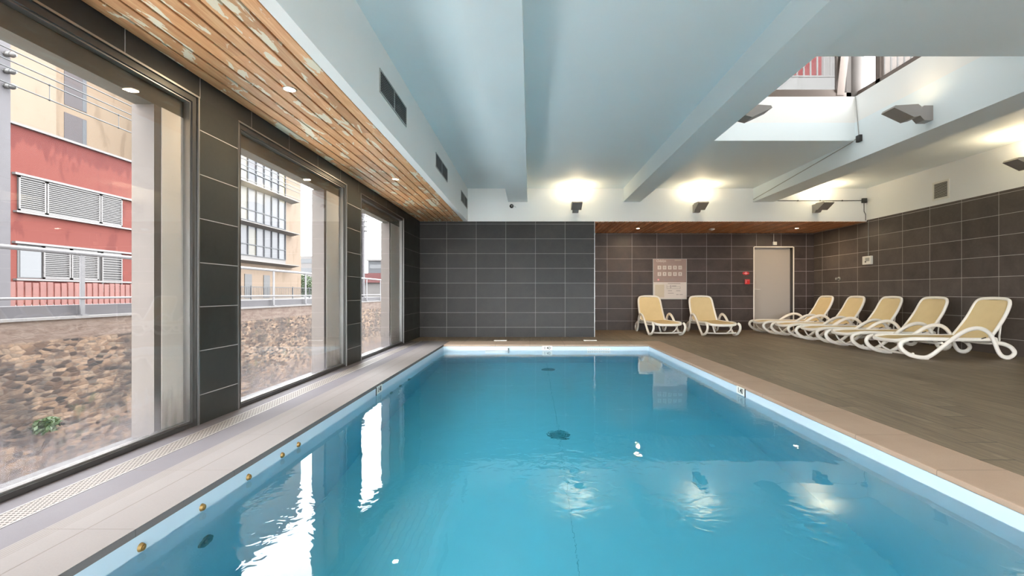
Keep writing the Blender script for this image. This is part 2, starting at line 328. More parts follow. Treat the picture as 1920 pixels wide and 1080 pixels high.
# ------------------------------------------------------------------ mesh helpers
class MB:
    def __init__(s): s.bm = bmesh.new(); s.mi = 0
    def box(s, x0, x1, y0, y1, z0, z1, bev=0, mi=None):
        vs = [s.bm.verts.new((x, y, z)) for x in (x0, x1) for y in (y0, y1) for z in (z0, z1)]
        fs = [(0, 1, 3, 2), (4, 6, 7, 5), (0, 4, 5, 1), (2, 3, 7, 6), (0, 2, 6, 4), (1, 5, 7, 3)]
        new = [s.bm.faces.new([vs[i] for i in f]) for f in fs]
        for f in new: f.material_index = s.mi if mi is None else mi
        if bev:
            es = list({e for f in new for e in f.edges})
            r = bmesh.ops.bevel(s.bm, geom=es, offset=bev, segments=2, affect='EDGES', profile=.6)
        return s
    def prism(s, pts, a, b, axis=1):
        """pts: 2D profile; extruded along axis from a to b. axis 1: pts=(x,z); 0: pts=(y,z); 2: pts=(x,y)"""
        def P(p, t): return (p[0], t, p[1]) if axis == 1 else ((t, p[0], p[1]) if axis == 0 else (p[0], p[1], t))
        A = [s.bm.verts.new(P(p, a)) for p in pts]; B = [s.bm.verts.new(P(p, b)) for p in pts]
        n = len(pts); s.bm.faces.new(A); s.bm.faces.new(B[::-1])
        for i in range(n): s.bm.faces.new((A[i], B[i], B[(i+1) % n], A[(i+1) % n]))
        return s
    def quad(s, *ps):
        f = s.bm.faces.new([s.bm.verts.new(p) for p in ps]); f.material_index = s.mi; return s
    def cyl(s, c, r, h, axis='z', seg=20, r2=None):
        m = Matrix.Translation(c)
        if axis == 'x': m = m @ Matrix.Rotation(PI/2, 4, 'Y')
        if axis == 'y': m = m @ Matrix.Rotation(-PI/2, 4, 'X')
        bmesh.ops.create_cone(s.bm, cap_ends=True, segments=seg, radius1=r, radius2=r if r2 is None else r2, depth=h, matrix=m); return s
    def sphere(s, c, r, sc=(1, 1, 1), seg=16):
        bmesh.ops.create_uvsphere(s.bm, u_segments=seg, v_segments=seg//2+2, radius=r, matrix=Matrix.Translation(c) @ Matrix.Diagonal((*sc, 1))); return s
    def tube(s, pts, ra, rb=None, seg=10, closed=False, smooth=0, side=None):
        """sweep an ellipse; ra across the plane normal 'side', rb in the plane"""
        rb = rb or ra
        P = [Vector(p) for p in pts]
        if smooth: P = cr(P, smooth, closed)
        n = len(P); rings = []
        sd = Vector(side) if side else None; prev = None
        for i in range(n):
            t = (P[(i+1) % n] - P[i-1]) if closed or 0 < i < n-1 else (P[1]-P[0] if i == 0 else P[-1]-P[-2])
            t.normalize()
            if sd: a = sd.copy()
            else:
                a = prev if prev is not None else (Vector((0, 0, 1)) if abs(t.z) < .9 else Vector((1, 0, 0)))
            a = (a - t*a.dot(t)).normalized(); prev = a; b = t.cross(a)
            rings.append([s.bm.verts.new(P[i] + a*ra*math.cos(k*2*PI/seg) + b*rb*math.sin(k*2*PI/seg)) for k in range(seg)])
        for i in range(n if closed else n-1):
            A, B = rings[i], rings[(i+1) % n]
            for k in range(seg): s.bm.faces.new((A[k], A[(k+1) % seg], B[(k+1) % seg], B[k]))
        if not closed: s.bm.faces.new(rings[0][::-1]); s.bm.faces.new(rings[-1])
        return s
    def build(s, name, mat, parent=None, smooth=False, loc=None, rot=None):
        bmesh.ops.recalc_face_normals(s.bm, faces=s.bm.faces)
        me = bpy.data.meshes.new(name); s.bm.to_mesh(me); s.bm.free()
        for mm in (mat if isinstance(mat, (list, tuple)) else [mat]): me.materials.append(mm)
        if smooth:
            for p in me.polygons: p.use_smooth = True
            try: me.set_sharp_from_angle(angle=math.radians(42))
            except Exception: pass
        o = bpy.data.objects.new(name, me); C.objects.link(o)
        if parent: o.parent = parent
        if loc: o.location = loc
        if rot: o.rotation_euler = rot
        return o
def cr(P, k, closed=False):
    out = []; n = len(P)
    for i in range(n if closed else n-1):
        p0 = P[i-1] if (i > 0 or closed) else P[0]*2-P[1]; p1 = P[i]; p2 = P[(i+1) % n]
        p3 = P[(i+2) % n] if (i+2 < n or closed) else p2*2-p1
        for j in range(k):
            t = j/k
            out.append(.5*((2*p1) + (p2-p0)*t + (2*p0-5*p1+4*p2-p3)*t*t + (3*p1-p0-3*p2+p3)*t**3))
    if not closed: out.append(P[-1].copy())
    return out
def tag(o, label=None, cat=None, group=None, kind=None):
    if label: o['label'] = label
    if cat: o['category'] = cat
    if group: o['group'] = group
    if kind: o['kind'] = kind
    return o
def empty(name, loc=(0, 0, 0), rz=0):
    o = bpy.data.objects.new(name, None); C.objects.link(o); o.location = loc; o.rotation_euler = (0, 0, rz); o.empty_display_size = .1; return o
def struct(o, label=None, cat=None): return tag(o, label, cat, kind='structure')
def kids(o): return [c for c in bpy.data.objects if c.parent == o]
def copy_tree(o, parent=None):
    c = o.copy(); C.objects.link(c)
    if parent: c.parent = parent
    for ch in kids(o): copy_tree(ch, c)
    return c
def text(s, size, parent, mat, loc, rot, name='lettering', ext=.0006, align='CENTER', off=0.0):
    cu = bpy.data.curves.new(name, 'FONT'); cu.body = s; cu.size = size; cu.extrude = ext; cu.align_x = align; cu.align_y = 'CENTER'
    cu.materials.append(mat)
    cu.offset = off
    tmp = bpy.data.objects.new(name, cu); C.objects.link(tmp); bpy.context.view_layer.update()
    me = bpy.data.meshes.new_from_object(tmp.evaluated_get(bpy.context.evaluated_depsgraph_get())); me.name = name
    if not me.materials: me.materials.append(mat)
    bpy.data.objects.remove(tmp)
    o = bpy.data.objects.new(name, me); C.objects.link(o); o.parent = parent; o.location = loc; o.rotation_euler = rot
    return o

# ================================================================== SHELL
XC = -1.839   # outer edge of the pale strip on the left
# floor: deck of plank tiles round three sides (thick slabs, so the pool is a real hole)
f = MB()
f.box(2.41, XR+.2, YN, 11.7, -.2, 0); f.box(XREC, 2.41, 9.69, 11.7, -.2, 0); f.box(XL, 2.41, 8.85, 9.69, -.2, 0)
f.box(XL, 2.41, YN, .05, -.2, 0)
struct(f.build('floor', M['deck']), 'brown wood-look plank tile floor round the pool', 'floor')
f = MB(); f.box(-2.27, -2.135, .05, 8.85, -.2, 0); f.box(-2.005, XC, .05, 8.85, -.2, 0); f.box(-2.135, -2.005, .05, 8.85, -.2, -.03)
struct(f.build('floor_border', M['lilac']), 'grey tile floor strip between windows and pool', 'floor')
# coping
f = MB(); f.box(XC, PX0, .05, PY1+.63, -.03, .001)
struct(f.build('trim_1', M['coping']), 'pale stone coping with fine grooves along the window side of the pool', 'coping')
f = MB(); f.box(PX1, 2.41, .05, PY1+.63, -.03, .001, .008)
struct(f.build('trim_2', M['copingr']), 'stone coping along the lounger side of the pool, tinted tan for warm light', 'coping')
f = MB(); f.box(PX0, PX1, PY1, PY1+.63, -.03, .001, .006); f.box(PX0, PX1, .05, PY0, -.03, .001, .006)
struct(f.build('trim_3', M['copingf']), 'stone coping at the far end of the pool, tinted tan for warm light', 'coping')
# basin
f = MB(); t = .25
f.box(PX0-t, PX0, PY0-t, PY1+t, ZP-t, -.03); f.box(PX1, PX1+t, PY0-t, PY1+t, ZP-t, -.03)
f.box(PX0, PX1, PY0-t, PY0, ZP-t, -.03); f.box(PX0, PX1, PY1, PY1+t, ZP-t, -.03); f.box(PX0, PX1, PY0, PY1, ZP-t, ZP)
basin = struct(f.build('pool_basin', M['liner']), 'pale blue lined rectangular swimming pool basin', 'pool')
MB().box(.283, .287, PY0, PY1, ZP, ZP+.003).build('liner_seam', M['seam'], basin)
f = MB(); f.box(PX0-.002, PX1+.002, PY0-.002, PY1+.002, ZP-.002, ZW)
tag(f.build('pool_water', M['water']), 'clear teal water filling the swimming pool', 'water', kind='stuff')

# right wall: tile below, white above
f = MB(); f.box(XR, XR+.2, YN, 11.7, 0, 2.375)
struct(f.build('wall_right', M['tileR']), 'dark tiled wall behind the row of loungers', 'wall')
f = MB(); f.box(XR-.004, XR+.2, YN, YA, 2.375, ZC+.2)
struct(f.build('wall_right_upper', M['white']), 'white band of wall above the dark tiles on the right', 'wall')
# far wall A (return block) and recess wall B with door opening
f = MB(); f.box(XL-.2, XREC, YA, YB+.2, -.2, ZS)
struct(f.build('wall_far', M['tileA']), 'dark tiled wall at the end of the pool', 'wall')
MB().box(XREC-.006, XREC+.004, YA-.006, YA+.004, 0, ZS).build('trim_4', M['alu'])['kind'] = 'structure'
f = MB()
DX0, DX1, DZ = 5.40, 6.36, 2.005
f.box(XREC, DX0, YB, YB+.2, 0, ZS+.1); f.box(DX1, XR, YB, YB+.2, 0, ZS+.1); f.box(DX0, DX1, YB, YB+.2, DZ, ZS+.1); f.box(DX0, DX1, YB+.15, YB+.2, 0, DZ)
struct(f.build('wall_recess', M['tileB']), 'dark tiled back wall of the recess with the door', 'wall')
f = MB(); f.box(XL-.2, XR+.2, YA, YA+.25, ZS, ZC+.2)
struct(f.build('wall_far_upper', M['white']), 'white band of wall above the end of the pool', 'wall')
# near wall
NW = [(-1.9, .1), (.4, 2.4), (2.7, 4.7), (5.0, 6.5)]      # added glazed doors, unseen behind the camera, for fill daylight
f = MB(); f.box(XL-.2, XR+.2, YN-.2, YN, 2.2, ZC+.2); e = XL-.2
for a, b in NW: f.box(e, a, YN-.2, YN, -.2, 2.2); e = b
f.box(e, XR+.2, YN-.2, YN, -.2, 2.2)
for k, (a, b) in enumerate(NW):
    r = empty('window_%d' % (k+6), (a, YN, 0)); struct(r, 'added unseen glazed door letting in fill daylight behind the camera', 'window'); W = b-a
    q = MB(); q.box(0, .06, -.12, -.06, 0, 2.2).box(W-.06, W, -.12, -.06, 0, 2.2).box(.06, W-.06, -.12, -.06, 2.14, 2.2).box(.06, W-.06, -.12, -.06, 0, .05); q.build('window_frame', M['dframe'], r)
    MB().box(.06, W-.06, -.094, -.086, .05, 2.14).build('window_pane', M['cleanglass'], r)
struct(f.build('wall_near', M['white']), 'plain white wall behind the camera', 'wall')
# ceiling with the skylight hole
f = MB(); T = .25
f.box(XL-.25, SK[0], YN-.2, YB+.2, ZC, ZC+T); f.box(SK[1], XR+.2, YN-.2, YB+.2, ZC, ZC+T)
f.box(SK[0], SK[1], YN-.2, SK[2], ZC, ZC+T); f.box(SK[0], SK[1], SK[3], YB+.2, ZC, ZC+T)
struct(f.build('ceiling', M['ceil']), 'pale painted ceiling over the pool', 'ceiling')
f = MB(); cb = .12
f.box(SK[0]-cb, SK[0], SK[2]-cb, SK[3]+cb, ZC+T, ZK); f.box(SK[1], SK[1]+cb, SK[2]-cb, SK[3]+cb, ZC+T, ZK)
f.box(SK[0], SK[1], SK[2]-cb, SK[2], ZC+T, ZK); f.box(SK[0], SK[1], SK[3], SK[3]+cb, ZC+T, ZK)
struct(f.build('ceiling_well', M['white']), 'white upstand walls round the rooflight opening', 'ceiling')
# longitudinal beams
def beam(x0, x1, lab):
    f = MB(); f.box(x0, x1, YN, YA, ZBEAM, ZC)
    struct(f.build('ceiling_beam', M['ceil']), lab, 'beam')
beam(-.44, -.05, 'left painted ceiling beam running over the pool')
beam(1.90, SK[0], 'middle painted ceiling beam running beside the rooflight')
beam(SK[1], 4.96, 'right white ceiling beam below the rooflight side')
# soffit box on the left
XF, XWD = -1.265, -1.352
f = MB(); f.box(XF-.04, XF, YN, YA, ZS+.03, ZC); f.box(XWD, XF, YN, YA, ZS, ZS+.03)
struct(f.build('ceiling_fascia', M['white']), 'white fascia above the timber ceiling on the window side', 'fascia')
MB().box(XL, XWD, YN, YA, ZS+.03, ZS+.05).build('ceiling_backing', M['void'])['kind'] = 'structure'
f = MB(); n = 9; pt = (XWD-XL)/n
for i in range(n): f.box(XL+i*pt+.007, XL+(i+1)*pt-.008, YN, YA-.002, ZS, ZS+.02, .0025)
struct(f.build('ceiling_timber', M['wood']), 'weathered orange timber boards over the window strip', 'ceiling')
# recess timber
MB().box(XREC, XR, YA+.25, YB, ZS+.03, ZS+.06).build('ceiling_backing', M['void'])['kind'] = 'structure'
f = MB(); n = int((XR-XREC)/.0983); pt = (XR-XREC)/n
for i in range(n): f.box(XREC+i*pt+.008, XREC+(i+1)*pt-.012, YA+.002, YB-.002, ZS-.012, ZS+.008, .002)
struct(f.build('ceiling_timber', M['wood2']), 'red-brown timber boards over the recess', 'ceiling')

# left wall: pillars, lintel strip, end piece
WZ = 2.215
WIN = [(-1.58, .57), (1.07, 3.22), (3.66, 5.82), (6.32, 8.46)]
OPEN = [(-1.45, .30), (1.15, 2.93), (3.74, 5.35), (6.40, 7.84)]
f = MB(); e = YN
for a, b in WIN:
    f.box(XL-.07, XL, e, a, -.2, WZ); e = b
f.box(XL-.07, XL, e, YA, -.2, WZ)
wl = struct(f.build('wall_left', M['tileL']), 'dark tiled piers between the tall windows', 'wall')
f = MB(); f.box(XL-.07, XL, YN, YA, WZ, ZC)
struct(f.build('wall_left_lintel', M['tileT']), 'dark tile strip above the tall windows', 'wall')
f = MB(); e = YN-.2
for a, b in OPEN:
    f.box(-2.45, -2.312, e, a, -2.7, 2.056); e = b
f.box(-2.45, -2.312, e, YA+2, -2.7, 2.056)
for a, b in OPEN: f.box(-2.45, -2.312, a, b, -2.7, -.03)
struct(f.build('wall_left_outer', M['conc']), 'pale outer concrete piers beyond the glass', 'wall')
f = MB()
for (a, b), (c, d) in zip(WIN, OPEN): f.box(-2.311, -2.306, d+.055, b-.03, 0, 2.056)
struct(f.build('pier_light_facing', M['pierlight']), 'added facing on the inner side of the outer piers, coloured pale as if lit', 'trim')
f = MB(); f.box(-2.43, -2.31, YN-.2, YA+2, 2.056, 3.3)
struct(f.build('trim_5', M['concdark']), 'dark board-marked concrete lintel beyond the glass', 'lintel')
for k, (a, b) in enumerate(WIN):
    MB().box(-2.46, XL-.035, a, b, -.035, .004).build('window_sill', M['sill'])['kind'] = 'structure'
for k, (a, b) in enumerate(WIN):
    r = empty('window_%d' % (k+1), (XL, a, 0)); struct(r, ['window behind the camera', 'tall left window showing the red building', 'middle tall window showing the balconied building', 'narrow-looking far window nearest the end wall'][k], 'window')
    W = b-a; fw = .045
    f = MB(); x0, x1 = -.062, -.008
    f.box(x0, x1, 0, fw, 0, WZ); f.box(x0, x1, W-fw, W, 0, WZ); f.box(x0, x1, fw, W-fw, WZ-fw, WZ); f.box(x0, x1, fw, W-fw, .004, .03)
    f.build('window_frame', M['dframe'], r)
    f = MB(); f.box(x0-.002, x1-.012, fw, fw+.009, .03, WZ-fw); f.box(x0-.002, x1-.012, W-fw-.009, W-fw, .03, WZ-fw); f.box(x0-.002, x1-.012, fw, W-fw, WZ-fw-.009, WZ-fw); f.box(x0-.002, x1-.012, fw, W-fw, .03, .04)
    f.build('glazing_bead', M['alu'], r)
    f = MB(); e = .012
    f.box(-.006, .005, -e/2, e/2, 0, WZ+e/2); f.box(-.006, .005, W-e/2, W+e/2, 0, WZ+e/2); f.box(-.006, .005, e/2, W-e/2, WZ-e/2, WZ+e/2)
    f.build('edge_trim', M['alu'], r)
    MB().box(-.044, -.036, fw, W-fw, .03, WZ-fw).build('window_pane', M['glass'], r)
# drain grate set in the floor strip
g_ = empty('floor_grate', (0, 0, 0)); tag(g_, 'perforated metal drain grate along the foot of the windows', 'grate')
MB().box(-2.128, -2.012, .06, 8.84, -.03, .001).build('grate_plate', M['grate'], g_)
f = MB(); f.box(-2.135, -2.129, .06, 8.84, -.03, .002); f.box(-2.011, -2.005, .06, 8.84, -.03, .002)
f.build('grate_edge', M['lampgrey'], g_)

# ================================================================== ROOFLIGHT
x0, x1, y0, y1 = SK; ZR = 4.75
r = empty('window_5', (0, 0, 0)); struct(r, 'raised rooflight with brown metal window frames above the deck', 'rooflight')
f = MB(); s = .08
for (a, b) in ((x0-.1, y0-.1), (x0-.1, y1+.02), (x1+.02, y0-.1)): f.box(a, a+s, b, b+s, ZK, ZR)
for yy in (y0-.09, y1+.03):
    f.box(x0-.1, x1+.1, yy, yy+.06, ZK, ZK+.07); f.box(x0-.1, x1+.1, yy, yy+.06, ZR-.07, ZR)
for xx in (x0-.09, x1+.03):
    f.box(xx, xx+.06, y0, y1, ZK, ZK+.07); f.box(xx, xx+.06, y0, y1, ZR-.07, ZR)
f.box(3.28, 3.34, y1+.03, y1+.09, ZK, ZR); f.box(x1+.03, x1+.09, 6.22, 6.30, ZK, ZR); f.box(x1+.03, x1+.09, 5.3, 5.36, ZK, ZR)
f.build('window_frame', M['brown'], r)
f = MB(); f.cyl((x1+.06, y1+.12, (ZK+ZR)/2), .13, ZR-ZK, seg=24); f.box(x1-.10, x1-.03, y1+.03, y1+.10, ZK, ZR); f.build('corner_column', M['conc'], r, smooth=True)
f = MB(); f.box(x0, 3.28, y1+.055, y1+.063, ZK+.07, ZR-.07); f.box(x0-.063, x0-.055, y0, y1, ZK+.07, ZR-.07)
f.box(x1+.055, x1+.063, y0, 6.22, ZK+.07, ZR-.07); f.box(x0, x1, y0-.063, y0-.055, ZK+.07, ZR-.07); f.build('window_pane', M['dimglass'], r)
MB().box(x0-.2, x1+.2, y0-.2, y1+.2, ZR, ZR+.12).build('rooflight_cover', M['white'], r)  # unseen top, kept opaque to hold sky light off the well
# open tilted casement in the far side
f = MB(); W, H = 1.02, .98
f.box(0, .06, 0, .05, 0, H); f.box(W-.06, W, 0, .05, 0, H); f.box(.06, W-.06, 0, .05, 0, .06); f.box(.06, W-.06, 0, .05, H-.06, H)
sash = f.build('casement', M['brown'], r, loc=(3.36, y1+.05, ZK+.06), rot=(0, 0, 0))
MB().box(.06, W-.06, .02, .028, .06, H-.06).build('casement_pane', M['dimglass'], sash)
f = MB(); f.prism([(4.30, ZK+.03), (4.40, ZK+.03), (4.52, ZR-.1), (4.40, ZR-.1)], y1+.02, y1+.06); f.build('casement_stay', M['brown'], r)

# ================================================================== LIGHT FITTINGS
def area(name, parent, loc, rot, sx, sy, power, col):
    L = bpy.data.lights.new(name, 'AREA'); L.shape = 'RECTANGLE'; L.size = sx; L.size_y = sy; L.energy = power; L.color = col
    o = bpy.data.objects.new(name, L); C.objects.link(o); o.parent = parent; o.location = loc; o.rotation_euler = rot; return o
WARM = (1.0, .79, .50)
def uplight(loc, rz, label, power=26, grp='tilted grey wall uplighters'):
    """local -y points away from the wall"""
    t = empty('wall_uplighter', loc, rz); tag(t, label, 'lamp', grp)
    f = MB(); f.prism([(0, -.09), (0, .075), (-.10, .075), (-.155, .02), (-.155, -.03), (-.10, -.09)], -.06, .06, 0)
    f.build('mounting_box', M['lampgrey'], t)
    f = MB(); f.prism([(-.165, .05), (-.165, -.05), (-.245, -.07), (-.47, .035), (-.455, .06), (-.2, .075)], -.10, .10, 0)
    f.build('lamp_head', M['lampgrey'], t)
    MB().prism([(-.19, .074), (-.19, .079), (-.44, .064), (-.44, .060)], -.085, .085, 0).build('lamp_lens', M['softglow'], t)
    area('lamp_light', t, (0, -.30, .09), (PI + .10, 0, 0), .16, .20, power, WARM)
    return t
ZU = 2.61
uplight((.92, YA, ZU), 0, 'grey uplighter on the white wall above the pool end, left of the middle beam', 3.0)
uplight((3.37, YA, ZU), 0, 'grey uplighter on the white wall between the middle and right beams', 3.0)
uplight((5.80, YA, ZU), 0, 'grey uplighter on the white wall right of the right beam, above the door', 3.0)
uplight((SK[1], 5.42, 2.93), -PI/2, 'large-looking grey uplighter on the white beam side in the rooflight', 0.35)
uplight((SK[0], 5.42, 2.93), PI/2, 'grey uplighter half hidden behind the middle beam under the rooflight', 0.35)
uplight((XR-.004, 6.33, ZU), -PI/2, 'grey uplighter on the right wall cut off by the photo edge', 3.0)
uplight((XR-.004, 2.6, ZU), -PI/2, 'grey uplighter on the right wall nearer the camera', 3.0)
for i, x in enumerate((-.6, 2.9, 5.8)): uplight((x, YN, ZU), PI, ['added unseen fill uplighter on the near wall at the window side', 'added unseen fill uplighter in the middle of the near wall', 'added unseen fill uplighter on the near wall at the deck side'][i], 8)  # fill lamps added out of view behind the camera
def downlight(x, y, z, label, power=7):
    t = empty('recessed_downlight', (x, y, z)); tag(t, label, 'lamp', 'recessed timber ceiling spots')
    f = MB()
    f.tube([(.042*math.cos(a), .042*math.sin(a), -.001) for a in [i*2*PI/24 for i in range(24)]], .006, .006, 8, True)
    f.build('lamp_ring', M['steel'], t, True)
    MB().cyl((0, 0, -.002), .038, .006).build('lamp_lens', M['glow'], t)
    area('lamp_light', t, (0, 0, -.012), (0, 0, 0), .06, .06, power, WARM)
for y, lab in ((.72, 'round spot in the window-side timber ceiling near the camera'), (3.40, 'round lit spot in the timber above the pier between first and second windows'), (6.08, 'round lit spot in the timber above the pier beside the far window')):
    downlight(-1.715, y, ZS, lab)
downlight(2.41, 10.62, ZS-.012, 'small lit spot in the recess timber left of the poster')
downlight(5.94, 10.6, ZS-.012, 'small lit spot in the recess timber in front of the door')
t = empty('ceiling_sensor', (4.08, 10.68, ZS-.012)); tag(t, 'small white square sensor on the recess timber ceiling', 'sensor')
MB().box(-.05, .05, -.05, .05, -.03, 0, .006).build('sensor_body', M['whitep'], t); MB().sphere((0, 0, -.03), .025, (1, 1, .6)).build('sensor_dome', M['whitep'], t, True)

# ================================================================== VENTS
def fascia_vent(ya, yb, label):
    t = empty('air_grille', (XF, ya, 2.585)); tag(t, label, 'vent', 'air grilles on the white fascia')
    W, H = yb-ya, .2; f = MB()
    f.box(0, .008, 0, W, 0, .014); f.box(0, .008, 0, W, H-.014, H); f.box(0, .008, 0, .014, .014, H-.014); f.box(0, .008, W-.014, W, .014, H-.014); f.box(0, .008, W/2-.01, W/2+.01, .014, H-.014)
    f.build('grille_frame', M['grille'], t)
    MB().box(.0004, .002, .014, W-.014, .014, H-.014).build('grille_backing', M['void'], t)
    f = MB()
    for i in range(7): z = .03+i*(H-.05)/7; f.box(.002, .007, .014, W/2-.01, z, z+.007); f.box(.002, .007, W/2+.01, W-.014, z, z+.007)
    n = 22
    for i in range(n):
        y = .02+i*(W-.04)/n; f.box(.002, .005, y, y+.004, .014, H-.014)
    f.build('louvre', M['extgrey2'], t)
fascia_vent(4.0, 4.86, 'large double grille nearest the camera on the white fascia')
fascia_vent(6.38, 7.28, 'middle double grille of three on the white fascia')
fascia_vent(8.72, 9.58, 'small-looking double grille by the far end of the fascia')
t = empty('wall_vent', (XR-.004, 7.77, 2.45)); tag(t, 'square white louvred vent on the white band of the right wall', 'vent')
f = MB(); f.box(-.012, 0, 0, .32, 0, .03); f.box(-.012, 0, 0, .32, .28, .31); f.box(-.012, 0, 0, .03, .03, .28); f.box(-.012, 0, .29, .32, .03, .28); f.build('vent_frame', M['whitep'], t)
MB().box(-.002, -.0005, .03, .29, .03, .28).build('vent_backing', M['void'], t)
f = MB()
for i in range(11):
    z = .035+i*.0225; f.quad((-.003, .03, z), (-.012, .03, z-.004), (-.012, .29, z-.004), (-.003, .29, z)); f.box(-.013, -.009, .03, .29, z-.003, z+.008)
f.build('louvre', M['grille'], t)

# ================================================================== DOOR
r = empty('door_1', (DX0, YB, 0)); struct(r, 'pale flush door in the recess beside the red alarm box', 'door')
W = DX1-DX0; f = MB()
f.box(-.012, .012, -.012, .14, 0, DZ); f.box(W-.012, W+.012, -.012, .008, 0, DZ); f.box(.012, W-.012, -.012, .02, DZ-.014, DZ+.012)
f.build('door_frame', M['resin'], r)
MB().box(.012, W-.02, .10, .14, .008, DZ-.014, .002).build('door_leaf', M['door'], r)
MB().box(W-.03, W-.012, .008, .14, 0, DZ-.014).build('door_reveal', M['dframe'], r)
h = MB(); h.cyl((.06, .085, .98), .022, .012, 'y'); h.tube([(.06, .09, .98), (.06, .05, .98), (.07, .04, .98), (.18, .04, .98)], .009); h.build('door_handle', M['steel'], r, True)

# ================================================================== WALL THINGS
# poster
PXa, PXb, PZa, PZb = 2.967, 3.785, .742, 1.722
t = empty('information_board', (PXa, YB, PZa)); tag(t, 'brown and white pool rules board with ten white icons on the recess wall', 'board')
W, H = PXb-PXa, PZb-PZa
bd = MB().box(0, W, -.008, 0, 0, H).build('board_panel', M['grille'], t)
MB().box(.012, W-.012, -.010, -.008, H*.42, H-.01).build('brown_sheet', M['posterbrown'], t)
MB().box(.012, W-.012, -.010, -.008, .012, H*.42).build('white_sheet', M['posterwhite'], t)
MB().box(.05, .27, -.0115, -.010, .05, H*.36).build('cream_sheet', M['postercream'], t)
F = (PI/2, 0, 0)
text('Odalys', .085, t, M['posterwhite'], (.20, -.011, H-.055), F, 'heading')
MB().box(.52, .68, -.0112, -.010, H-.045, H-.033).build('heading_line', M['postercream'], t)
k = 0
for j in range(2):
    for i in range(5):
        cx, cz = .155+i*.125, H-.215-j*.155
        ic = MB().box(cx-.043, cx+.043, -.0115, -.010, cz-.045, cz+.045, .0006).build('icon', M['posterwhite'], t)
        f = MB(); r_ = random.Random(k)
        if k % 3 == 0: f.cyl((cx, -.012, cz+.01), .016, .001, 'y', 12); f.box(cx-.022, cx+.022, -.0125, -.0115, cz-.026, cz-.016)
        elif k % 3 == 1:
            for q in range(3): f.box(cx-.028, cx+.028, -.0125, -.0115, cz-.02+q*.018, cz-.013+q*.018)
        else: f.box(cx-.006, cx+.006, -.0125, -.0115, cz-.03, cz+.012); f.cyl((cx, -.012, cz+.024), .009, .001, 'y', 10); f.box(cx-.024, cx+.024, -.0125, -.0115, cz-.004, cz+.004)
        f.build('pictogram', M['postergrey'], ic); k += 1
f = MB(); f.box(.2, .62, -.0112, -.010, H*.42+.085, H*.42+.089)
for q in range(3): f.box(.26, .56-.03*q, -.0112, -.010, H*.42+.065-q*.02, H*.42+.07-q*.02)
f.box(.33, .66, -.0112, -.010, .30, .306); f.box(.33, .336, -.0112, -.010, .26, .35); f.box(.33, .66, -.0112, -.010, .255, .262); f.box(.654, .66, -.0112, -.010, .26, .30)
f.box(.42, .435, -.0112, -.010, .265, .345); f.box(.46, .56, -.0112, -.010, .315, .33)
for (a, b, z) in ((.36, .46, .20), (.56, .66, .20), (.36, .5, .14), (.56, .62, .11), (.64, .72, .11), (.36, .66, .375)): f.box(a, b, -.0112, -.010, z, z+.012)
f.build('printed_lines', M['postergrey'], t)
MB().cyl((.13, -.0105, H*.42+.06), .022, .001, 'y').build('red_mark', M['pink'], t)
# alarm sign and box
t = empty('alarm_sign', (5.21, YB, 1.37)); tag(t, 'small oval red and pink sign above the red alarm box', 'sign')
f = MB(); f.cyl((0, -.004, 0), .055, .008, 'y', 24); o = f.build('sign_plate', M['red'], t); o.scale = (1.5, 1, .75)
f = MB(); f.prism([(-.06, 0), (-.02, .012), (0, .035), (.02, .012), (.06, 0), (.02, -.012), (0, -.03), (-.02, -.012)], -.0105, -.008); f.build('printed_mark', M['pink'], t)
t = empty('alarm_call_point', (5.23, YB, 1.165)); tag(t, 'square red manual fire alarm box left of the door', 'alarm')
MB().box(-.06, .06, -.05, 0, -.06, .06, .015).build('alarm_housing', M['red'], t)
f = MB(); f.box(-.032, .04, -.0525, -.05, .028, .036); f.box(-.032, -.025, -.0525, -.05, -.03, .028); f.build('alarm_outline', M['pink'], t)
# small box above the door with its cable
t = empty('junction_box', (5.90, YB, 2.09)); tag(t, 'small white box on the tiles just above the door', 'box')
MB().box(-.045, .045, -.035, 0, -.04, .04, .005).build('box_cover', M['whitep'], t)
MB().tube([(-.02, -.008, .04), (-.02, -.008, .24)], .005).build('cable', M['whitep'], t)
# thermostat box on the right wall
t = empty('switch_box', (XR, 9.63, 1.555)); tag(t, 'white square control box on the dark right wall above the loungers', 'box')
MB().box(-.05, 0, -.12, .12, -.085, .085, .008).build('box_cover', M['whitep'], t)
f = MB(); f.box(-.053, -.05, -.09, .03, -.02, .05, .001); f.build('box_panel', M['grille'], t)
MB().cyl((-.055, .02, -.03), .012, .012, 'x').build('box_knob', M['dframe'], t)
MB().tube([(-.008, 0, .085), (-.008, 0, .80)], .005).build('cable', M['grille'], t)
# shower valve
t = empty('shower_valve', (XR, 10.55, 1.21)); tag(t, 'chrome push-button shower valve on the right wall near the corner', 'valve')
MB().cyl((-.006, 0, 0), .045, .012, 'x').build('valve_plate', M['steel'], t, True)
MB().cyl((-.04, 0, 0), .026, .07, 'x').build('valve_body', M['steel'], t, True)
MB().tube([(-.04, 0, 0), (-.05, -.05, .005), (-.07, -.09, .015)], .012, smooth=4).build('valve_lever', M['steel'], t, True)
# security camera
t = empty('security_camera', (-.37, YA, 2.655)); tag(t, 'small black dome security camera on the white wall below the left beam', 'camera')
MB().cyl((0, -.01, 0), .05, .02, 'y').build('camera_base', M['white'], t, True)
MB().sphere((0, -.04, 0), .042).build('camera_ball', M['black'], t, True)
MB().cyl((.004, -.085, -.004), .014, .012, 'y').build('camera_lens', M['lampgrey'], t, True)
MB().tube([(.03, -.01, .02), (.09, -.006, -.02)], .004).build('cable', M['grille'], t)
